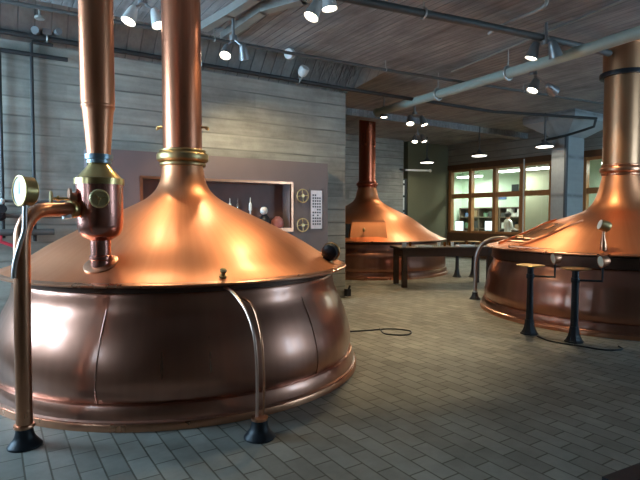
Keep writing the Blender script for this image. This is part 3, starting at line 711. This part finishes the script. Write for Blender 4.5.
# ------------------------------------------------------------------ pipes on the wall and ceiling
def pipe(name, path, r, mat, label, cat='pipe', clamps=(), group=None):
    t = thing(name, path[0], label, cat, group)
    MB().tube(path, r, 14).build('tube', mat, t)
    for c in clamps:
        c = V(c[0]), c[1]
        m = MB().ring(c[0], r * 1.25, r * .28, c[1], 18, 6)
        if len(c) > 1 and c[0].z < CZ - .05 and name != 'wall_conduit': m.tube([c[0] + V((0, 0, r)), (c[0].x, c[0].y, CZ - .003)], .008, 6)
        m.build('hanger', GALV, t)
    return t
yp = WY - .13
pipe('wall_pipe', [(XL + .02, yp, 4.03), (5.6, yp, 4.02), (10, 8.0, 4.06), (13.45, 7.42, 4.16)], .036, DARK, 'long dark pipe running along the top of the concrete wall', clamps=[((.72, yp, 4.03), (1, 0, 0)), ((2.9, yp, 4.03), (1, 0, 0)), ((4.72, yp, 4.03), (1, 0, 0))])
pipe('wall_conduit', smooth([(XL + .02, WY - .06, 3.80), (-1, WY - .06, 3.80), (.55, WY - .06, 3.80), (.98, WY - .06, 3.80)], 3), .030, DARK, 'short dark conduit stub under the wall pipe at left')
pipe('drop_conduit', [(.80, WY - .06, 3.97), (.55, WY - .06, 3.97), (.535, WY - .06, 3.94), (.52, WY - .06, 1.25)], .022, DARK, 'thin dark conduit dropping down the concrete wall at left')
pipe('drop_conduit', [(.16, WY - .06, 3.80), (.15, WY - .06, 1.30)], .022, DARK, 'thin dark conduit at the very left edge of the wall')
o = MB().box((.72, WY - .09, 4.13), (.11, .14, .12)).lathe([(0, 0), (.05, 0), (.05, .1), (0, .1)], M=frame((.60, WY - .12, 4.09), (-.3, -1, 0)), seg=14).lathe([(0, 0), (.045, 0), (.045, .09), (0, .09)], M=frame((.84, WY - .12, 4.13), (.3, -1, 0)), seg=14).build('alarm_bell', LAMPGREY, origin=(.72, WY, 4.13)); tag(o, 'small grey twin-headed fitting on the wall pipe at top left', 'fitting')
o = MB().tube([(.62, WY - .35, CZ - .002), (.62, WY - .35, 4.22)], .012, 8).lathe([(0, 0), (.06, 0), (.06, .03), (0, .03)], (.62, WY - .35, 4.2), 14).build('hanger_rod', GALV, origin=(.62, WY - .35, CZ)); tag(o, 'thin hanger rod coming down from the ceiling at top left', 'rod')
pipe('ceiling_pipe', [(XL + .02, 7.62, 4.24), (3.6, 7.38, 4.25), (6.4, 7.22, 4.25), (9, 6.95, 4.25), (13.2, 6.5, 4.25)], .026, DARKMID, 'grey sprinkler pipe under the ceiling in front of the wall haunch', clamps=[((2.9, 7.40, 4.247), (1, 0, 0)), ((6.1, 7.235, 4.25), (1, 0, 0)), ((9.6, 6.88, 4.25), (1, 0, 0))])
pipe('ceiling_pipe', [(2.62, 5.18, CZ - .003), (2.62, 5.18, 4.26), (2.68, 5.17, 4.2), (3.9, 5.02, 4.2), (5.65, 4.75, 4.2), (7.65, 4.50, 4.2), (8.4, 4.45, 4.2)], .05, DARKMID, 'thick dark sprinkler pipe under the ceiling at top centre', clamps=[((4.75, 4.89, 4.2), (1, -.1, 0)), ((6.9, 4.60, 4.2), (1, -.1, 0))])
t = pipe('green_pipe', [(7.62, 9.3, 4.0), (7.5, 7.25, 4.0), (7.30, 4.3, 4.0), (7.02, 2.0, 4.0), (6.6, -2.5, 4.0)], .085, GREENPIPE, 'large pale green pipe crossing under the ceiling at upper right', clamps=[((7.40, 5.6, 4.0), (0.04, 1, 0)), ((7.505, 7.3, 4.0), (0.04, 1, 0))])
MB().lathe([(0, -.02), (.105, -.02), (.105, .05), (0, .05)], M=frame((7.62, 9.3, 4.0), (0, 1, 0)), seg=24).build('end_cap', GREENPIPE, t)
pipe('ceiling_conduit', smooth([(6.15, 5.0, 4.24), (6.14, 4.75, 4.29), (6.10, 4.12, 4.3), (6.10, 4.05, CZ - .005)], 4), .026, GALV, 'short galvanised conduit bending up into the ceiling above right')
pipe('ceiling_conduit', [(7.55, 7.0, 4.38), (7.45, 6.4, 4.38), (7.16, 4.77, 4.38), (6.92, 3.4, 4.38), (6.4, .5, 4.38)], .016, GALV, 'long thin conduit flat against the ceiling beside the green pipe')
for nm_, pth, lab in (('duct', [(2.70, 7.3, 4.36), (2.80, 6.6, 4.36), (2.87, 5.9, 4.36), (3.0, 4.0, 4.36)], 'flat grey cable duct on the ceiling right of the near flue, left one'),
                      ('duct', [(3.10, 7.5, 4.36), (3.13, 6.25, 4.36), (3.40, 5.65, 4.36), (4.3, 4.6, 4.36)], 'flat grey cable duct on the ceiling with a bend, right one')):
    m = MB()
    for a, b in zip(pth, pth[1:]):
        a, b = V(a), V(b); d_ = (b - a); m.box((a + b) / 2, (d_.length + .05, .13, .11), math.atan2(d_.y, d_.x))
    o = m.build('cable_duct', GALV, origin=pth[0]); tag(o, lab, 'duct', 'ceiling cable ducts')
# column pipes
pipe('column_pipe', [(13.46, 8.24, 3.80), (13.46, 8.24, 3.74), (13.46, 8.24, .05)], .05, DARKMID2, 'grey pipe running down the face of the pale column')
pipe('column_conduit', [(13.40, 8.95, 3.76), (13.40, 8.20, 3.82), (13.40, 7.70, 3.90), (13.40, 7.45, 3.95), (13.42, 7.42, 4.12)], .035, DARK, 'dark pipe crossing the column under its capital')
pipe('window_pole', [(15.05, 10.7, .0), (15.05, 10.7, 3.5)], .022, LAMPWHITE, 'slim pale pole standing before the office windows', 'pole')

# valve manifold at far left on the wall
t = thing('valve_manifold', (.2, WY, 1.3), 'dark pipe manifold with red levers on the wall at far left', 'manifold')
MB().tube([(XL + .6, WY - .15, 1.62), (.95, WY - .15, 1.60)], .032, 12).tube([(XL + .6, WY - .15, 1.38), (.75, WY - .15, 1.38)], .045, 12).tube([(XL + .6, WY - .14, 1.80), (.95, WY - .14, 1.80)], .02, 10).build('pipes', DARKMID, t)
for x in (-.6, .12, .52): MB().ball((x, WY - .17, 1.60), .07, n=10).lathe([(0, 0), (.03, 0), (.03, .14), (.06, .15), (.06, .17), (0, .17)], M=frame((x, WY - .19, 1.62), (.1, -1, .5)), seg=14).build('valve', BLACK, t)
for x, a in ((.34, (.02, 0, 1)), (.12, (1, -.2, -.45)), (-.25, (1, -.2, -.3))):
    a = V(a).normalized(); c = V((x, WY - .22, 1.26)); MB().tube([c - a * .03, c + a * .24], .022, 8).tube([c, c + V((0, .07, .10))], .014, 8).build('lever', RED, t)
MB().ball((.14, WY - .16, 1.80), .035, n=8).build('indicator', WHITE, t)
# unlit white lamps on wall at top centre
for (x, z, lab) in ((4.30, 4.33, 'upper white bullet lamp, unlit, on the wall haunch at top centre'), (4.72, 4.17, 'lower white bullet lamp, unlit, above the wall pipe at top centre')):
    p = V((x, 7.55 if z > 4.2 else 7.85, z - .02)); t = thing('unlit_spotlight', p, lab, 'spotlight', 'unlit white spotlights')
    MB().lathe(smooth([(0, -.09), (.05, -.08), (.085, -.02), (.09, .06), (.08, .09)], 3) + [(0, .08)], M=frame(p, (-.8, -.5, -.2) if z > 4.2 else (.1, -.7, .7)), seg=20).build('head', LAMPWHITE, t)
    MB().tube([p, p + V((.18, 0, .02)), p + V((.26, .0, .06))] if z > 4.2 else [p, p + V((0, .05, -.1)), p + V((0, .1, -.13))], .016, 8).build('bracket', GALV, t)
o = MB().box((5.86, WY - .07, .10), (.09, .1, .14)).tube([(5.86, WY - .1, .16), (5.89, WY - .1, .24)], .02, 8).build('floor_socket', BLACK, origin=(5.86, WY - .07, .03)); tag(o, 'small black outlet at the foot of the concrete wall end', 'outlet')

# ------------------------------------------------------------------ lights
def light_spot(p, tgt, e, c=(1, .79, .46), ang=70, blend=.6, size=.06):
    ld = bpy.data.lights.new('spot', 'SPOT'); ld.energy = e; ld.color = c; ld.spot_size = math.radians(ang); ld.spot_blend = blend; ld.shadow_soft_size = size
    o = bpy.data.objects.new('spot_beam', ld); col.objects.link(o); o.location = p
    o.rotation_euler = (V(tgt) - V(p)).to_track_quat('-Z', 'Y').to_euler(); return o
def light_area(p, sx, sy, e, c, rot=(0, 0, 0), portal=False):
    ld = bpy.data.lights.new('area', 'AREA'); ld.shape = 'RECTANGLE'; ld.size = sx; ld.size_y = sy; ld.energy = e; ld.color = c
    if portal: ld.cycles.is_portal = True
    o = bpy.data.objects.new('window_portal' if portal else 'tube_light', ld); col.objects.link(o); o.location = p; o.rotation_euler = rot; return o
def spotlight(mount, heads, label, housing=LAMPGREY, lit=True, k=1.0):
    t = thing('ceiling_spotlight', mount, label, 'spotlight', 'ceiling spotlights')
    mv = V(mount)
    MB().lathe([(0, 0), (.055 * k, 0), (.055 * k, .07), (.02, .075), (.02, CZ - mv.z), (0, CZ - mv.z)], mv - V((0, 0, .03)), 16).build('mount', LAMPGREY, t)
    for hp, d, on, e, ang in heads:
        hp = V(hp); d = V(d).normalized(); M = frame(hp, d)
        MB().tube([mv, hp - d * .09 * k], .014, 8).build('arm', LAMPGREY, t)
        h = MB().lathe(smooth([(0, -.13 * k), (.03 * k, -.125 * k), (.05 * k, -.09 * k), (.07 * k, 0), (.085 * k, .09 * k)], 3) + [(.08 * k, .09 * k), (.06 * k, .045 * k), (0, .04 * k)], M=M, seg=22).build('lamp_head', housing, t)
        MB().lathe([(0, .05 * k), (.062 * k, .055 * k), (.068 * k, .068 * k), (.05 * k, .085 * k), (0, .095 * k)], M=M, seg=18).build('bulb', LAMP_E if on else DIAL, h)
        if on and e: light_spot(hp + d * .12 * k, hp + d * 4, e, ang=ang, size=.08)
    return t
G = .75
spotlight((1.55, 6.18, 4.08), [((1.43, 6.24, 3.92), (-.4, -.15, -1), 1, 55 * G, 100), ((1.69, 6.10, 3.89), (.2, -.3, -1), 1, 50 * G, 90)], 'twin grey spotlight on the ceiling left of the near kettle flue', LAMPWHITE, k=1.0)
spotlight((2.90, 6.70, 4.06), [((2.81, 6.74, 3.88), (-.35, -.4, -.9), 1, 70 * G, 90), ((3.03, 6.64, 3.87), (.35, .35, -.9), 1, 210 * G, 120)], 'twin grey spotlight on the ceiling right of the near kettle flue', k=.95)
spotlight((3.30, 5.00, 4.22), [((3.27, 5.18, 4.02), (-.42, .02, -.85), 1, 140 * G, 80), ((3.30, 4.92, 4.05), (.10, -.08, -1), 1, 260 * G, 52)], 'twin grey spotlight on the ceiling at top centre of the view', LAMPWHITE, k=1.1)
spotlight((6.83, 4.53, 4.10), [((6.74, 4.675, 4.0), (-.22, .22, -1), 1, 240 * G, 70), ((6.86, 4.42, 3.98), (.4, -.05, -.9), 1, 150 * G, 80)], 'twin grey spotlight hanging beside the pale green pipe', k=1.15)
spotlight((8.35, 5.78, 4.18), [((8.42, 5.80, 3.98), (-.45, .1, -.9), 1, 230 * G, 80), ((8.70, 5.65, 3.93), (.9, .1, -.25), 0, 0, 75)], 'twin spotlight with a warm glow behind the pale green pipe', k=1.25)
spotlight((7.66, 9.14, 4.06), [((7.646, 9.12, 3.95), (-.05, -.05, -1), 1, 150 * G, 100)], 'single downlight at the end of the pale green pipe', k=1.1)
spotlight((9.0, 9.55, 4.16), [((8.90, 9.60, 3.99), (-.25, -.3, -.9), 1, 130 * G, 120), ((9.14, 9.39, 3.96), (.15, -.3, -.9), 1, 130 * G, 120)], 'twin spotlight glowing on the ceiling before the far kettle', k=1.2)
spotlight((11.05, 11.6, 4.1), [((11.0, 11.65, 3.95), (-.3, -.3, -.9), 1, 60 * G, 120), ((11.17, 11.46, 3.95), (.1, -.35, -.9), 1, 60 * G, 120)], 'smallest twin spotlight far back on the ceiling', k=1.1)
# pendant discs before the office windows
for (x, y, lab) in ((13.15, 13.3, 'disc pendant lamp near the olive wall, leftmost of three'), (13.05, 10.9, 'disc pendant lamp above the office windows, middle of three'), (12.85, 8.5, 'disc pendant lamp beside the pale column, rightmost of three')):
    p = V((x, y, 3.5)); t = thing('pendant_lamp', p, lab, 'pendant lamp', 'disc pendant lamps')
    MB().lathe([(.25, 0), (.26, .01), (.255, .03), (.10, .10), (.04, .16), (.02, .2), (.02, CZ - 3.5 - .002)], p, 32).build('shade', DARKMID, t)
    MB().lathe([(0, -.012), (.20, -.010), (.235, .004), (0, .004)], p, 32).build('diffuser', LAMP_D, t)
    light_area(p - V((0, 0, .03)), .4, .4, 12 * G, (1, .86, .62))
# office tubes
for (x, y) in ((16.6, 12.36), (16.8, 8.4), (17.6, 15.2)): light_area((x, y, 3.26), .3, 1.0, 75, (.95, 1, .88))
# daylight portals
for a, b, z0, z1 in wins: light_area((XL - .02, (a + b) / 2, (z0 + z1) / 2), z1 - z0, b - a, 1, (1, 1, 1), (0, -PI / 2, 0), True)
for a, b in fx: light_area(((a + b) / 2, YN + .02, 2.55), b - a, 2.7, 1, (1, 1, 1), (PI / 2, 0, 0), True)

# ------------------------------------------------------------------ wall washer tube by the olive wall
t = thing('wall_tube_lamp', (13.1, YF - .3, 3.3), 'white tube lamp sticking out above the door slot', 'lamp')
MB().tube([(12.95, 14.2, 3.30), (13.9, 13.9, 3.30)], .035, 12).build('tube', LAMPWHITE, t)
MB().ball((13.92, 13.9, 3.30), .06).build('end_ball', LAMPWHITE, t)
MB().tube([(12.95, 14.2, 3.30), (12.85, YF - .002, 3.34)], .03, 10).build('bracket', DARKMID, t)

# ------------------------------------------------------------------ office contents
t = thing('office_desk', (17.2, 13.9, .01), 'office desk behind the window glass', 'desk')
MB().box((17.2, 13.9, .74), (.7, 2.2, .04)).build('desk_top', WOODF, t)
for y in (12.9, 14.9): MB().box((17.2, y, .365), (.6, .05, .71)).build('leg', DARKMID, t)
for (x, y, zt, lab) in ((17.15, 13.75, .76, 'glowing computer monitor seen through the second office window'), (15.98, 14.28, .76, 'monitor-shaped glowing panel added for a bright patch in the first office window')):  # first-window panel is an added glow making a bright patch, second is a monitor
    t = thing('glowing_panel', (x, y, .76), lab, 'monitor', 'office monitors')
    MB().box((x, y, .769), (.22, .25, .012)).box((x + .02, y, .86), (.03, .06, .2)).build('stand', DARKMID, t)
    MB().box((x, y, 1.2), (.04, .46, .42)).build('bezel', BLACK, t)
    MB().box((x - .023, y, 1.2), (.006, .41, .37)).build('screen', SCREEN, t)
t = thing('office_cabinet', (16.0, 14.3, .01), 'low office cabinet behind the first window bay', 'cabinet')
MB().box((16.0, 14.3, .375), (.5, 1.0, .73)).build('body', WOODF, t)
MB().box((16.0, 14.3, .75), (.54, 1.04, .022)).build('top', STONE, t)
t = thing('shelf_unit', (18.3, 14.6, .01), 'brown cluttered shelf unit along the office end wall', 'shelf')
m = MB()
for z in (.06, .55, 1.05, 1.55, 1.95): m.box((18.35, 14.6, z), (.4, 3.3, .04))
for y in (12.96, 14.05, 15.15, 16.24): m.box((18.35, y, .98), (.4, .04, 1.93))
m.box((18.55, 14.6, .98), (.03, 3.3, 1.93))
m.build('carcass', STONE, t)
random.seed(8)
BX = [plain('box_%s' % n, c, .7) for n, c in (('brown', (.3, .2, .12)), ('white', (.7, .7, .66)), ('green', (.12, .22, .14)), ('dark', (.05, .05, .05)), ('blue', (.1, .16, .32)))]
words = ['brown', 'white', 'green', 'dark', 'blue']
y = 10.85; i = 0
for lev, z in (('top', 1.57), ('middle', 1.07)):
    y = 13.0; i = 0
    while y < 15.9:
        w = random.uniform(.16, .34); h_ = random.uniform(.16, .33); k = random.randrange(5)
        if not any(abs(q - (y + w / 2)) < w / 2 + .03 for q in (14.05, 15.15)):
            o = MB().box((18.3, y + w / 2, z + h_ / 2 + .002), (.26, w, h_)).build('storage_box', BX[k], origin=(18.3, y + w / 2, z), bevel=.006)
            tag(o, '%s box on the %s office shelf, number %d from the right' % (words[k], lev, i + 1), 'box', 'boxes on the office shelves'); i += 1
        y += w + .05
o = MB().box((18.589, 13.62, 2.72), (.02, .34, .42)).build('notice_board', BLACK, origin=(18.59, 13.62, 2.72)); tag(o, 'small dark framed notice on the office end wall', 'notice')
o = MB().box((18.589, 14.3, 2.42), (.02, .5, .22)).build('poster', BX[4], origin=(18.59, 14.3, 2.42)); tag(o, 'small blue poster low on the office end wall', 'poster')

# person in a white coat, seen from behind through the third window
def person(loc, rz):
    t = thing('person', loc, 'person in a white coat with dark hair standing in the office, back turned', 'person')
    ORG[t.name] = (0, 0, 0)
    J = {'pelvis': (0, 0, .92, .135), 'waist': (0, 0, 1.08, .125), 'chest': (0, .01, 1.28, .15), 'neckb': (0, 0, 1.44, .07), 'neck': (0, .01, 1.50, .052), 'head': (0, .02, 1.60, .088), 'crown': (0, .02, 1.69, .075)}
    E = [('pelvis', 'waist'), ('waist', 'chest'), ('chest', 'neckb'), ('neckb', 'neck'), ('neck', 'head'), ('head', 'crown')]
    for s, n in ((-1, 'l'), (1, 'r')):
        J.update({n + 'sh': (s * .17, 0, 1.38, .062), n + 'el': (s * .22, .04, 1.12, .047), n + 'wr': (s * .17, .26, 1.06, .032), n + 'ha': (s * .15, .34, 1.06, .034),
                  n + 'hip': (s * .09, 0, .86, .095), n + 'kn': (s * .10, .01, .48, .062), n + 'an': (s * .10, -.02, .09, .042), n + 'to': (s * .11, .13, .035, .034)})
        E += [('neckb', n + 'sh'), (n + 'sh', n + 'el'), (n + 'el', n + 'wr'), (n + 'wr', n + 'ha'), ('pelvis', n + 'hip'), (n + 'hip', n + 'kn'), (n + 'kn', n + 'an'), (n + 'an', n + 'to')]
        for f in range(5):
            a = (f - 2) * .012; nn = n + 'f%d' % f
            J[nn] = (s * .15 + a * 1.4, .40 - abs(f - 1.7) * .008, 1.05, .010); J[nn + 'e'] = (s * .15 + a * 1.6, .435 - abs(f - 1.7) * .012, 1.03, .008)
            E += [(n + 'ha', nn), (nn, nn + 'e')]
    ks = list(J); me = bpy.data.meshes.new('body')
    me.from_pydata([J[k][:3] for k in ks], [(ks.index(a), ks.index(b)) for a, b in E], [])
    o = bpy.data.objects.new('body', me); col.objects.link(o); o.parent = t
    o.modifiers.new('skin', 'SKIN'); sv = me.skin_vertices[0].data
    for i, k in enumerate(ks): sv[i].radius = (J[k][3], J[k][3] * (.8 if k in ('pelvis', 'waist', 'chest') else 1)); sv[i].use_root = (k == 'pelvis')
    o.modifiers.new('sub', 'SUBSURF').levels = 2; o.modifiers['sub'].render_levels = 2
    dg = bpy.context.evaluated_depsgraph_get(); em = bpy.data.meshes.new_from_object(o.evaluated_get(dg))
    o.modifiers.clear(); o.data = em; ORG[o.name] = (0, 0, 0)
    skin = plain('skin', (.55, .33, .24), .6); coat = plain('white_coat', (.80, .80, .78), .8); trou = plain('dark_trousers', (.05, .055, .07), .8)
    em.materials.clear()
    for mm in (skin, coat, trou): em.materials.append(mm)
    for p in em.polygons:
        c = p.center; p.use_smooth = True
        p.material_index = 0 if (c.z > 1.47 or c.y > .27) else (1 if c.z > .78 else 2)
    hb = MB().ball((0, -.002, 1.655), .112, sy=1.1, sz=1.05).build('hair', plain('dark_hair', (.02, .015, .012), .6), t)
    f = MB(); f.ball((0, .112, 1.60), .018, sz=1.4); f.ball((-.09, .02, 1.60), .022, sx=.4); f.ball((.09, .02, 1.60), .022, sx=.4)
    f.build('face_features', skin, t)
    t.location = loc; t.rotation_euler.z = rz
    return t
person((16.75, 12.57, .01), -PI / 2 - .3)

# cable loop lying on the floor
def cable(pts, label):
    o = MB().tube(smooth(pts, 8), .009, 8).build('floor_cable', BLACK, origin=pts[0]); tag(o, label, 'cable', 'cables on the floor')
cable([(3.75, 5.75, .01), (4.35, 5.55, .01), (4.7, 5.45, .01), (4.85, 5.2, .01), (4.65, 5.05, .01), (4.45, 5.25, .01), (4.6, 5.55, .01)], 'dark cable looped on the floor right of the near kettle')
cable([(6.05, 4.05, .01), (5.95, 3.8, .01), (6.02, 3.5, .01), (6.1, 3.2, .01), (6.3, 3.1, .01), (6.42, 3.2, .01)], 'dark cable on the floor at the foot of the lamp stands')

# ------------------------------------------------------------------ camera, world, settings
w = bpy.data.worlds.new('daylight'); sc.world = w; w.use_nodes = True
bg = w.node_tree.nodes['Background']; bg.inputs[0].default_value = (.50, .73, 1, 1); bg.inputs[1].default_value = 35.0
cd = bpy.data.cameras.new('camera'); cam = bpy.data.objects.new('camera', cd); col.objects.link(cam)
cam.location = (0, 0, 1.6); cam.rotation_euler = (PI / 2 - math.atan(24 / 510), 0, -math.radians(32.9))
cd.sensor_width = 36; cd.lens = 36 * 510 / 640; cd.clip_start = .05
sc.camera = cam
sc.view_settings.view_transform = 'Standard'; sc.view_settings.look = 'None'; sc.view_settings.gamma = 1; sc.view_settings.use_curve_mapping = False
sc.view_settings.exposure = 0.12
sc.cycles.use_denoising = True
sc.cycles.max_bounces = 10; sc.cycles.diffuse_bounces = 5; sc.cycles.glossy_bounces = 6
sc.cycles.sample_clamp_indirect = 6; sc.cycles.caustics_reflective = True; sc.cycles.blur_glossy = .5
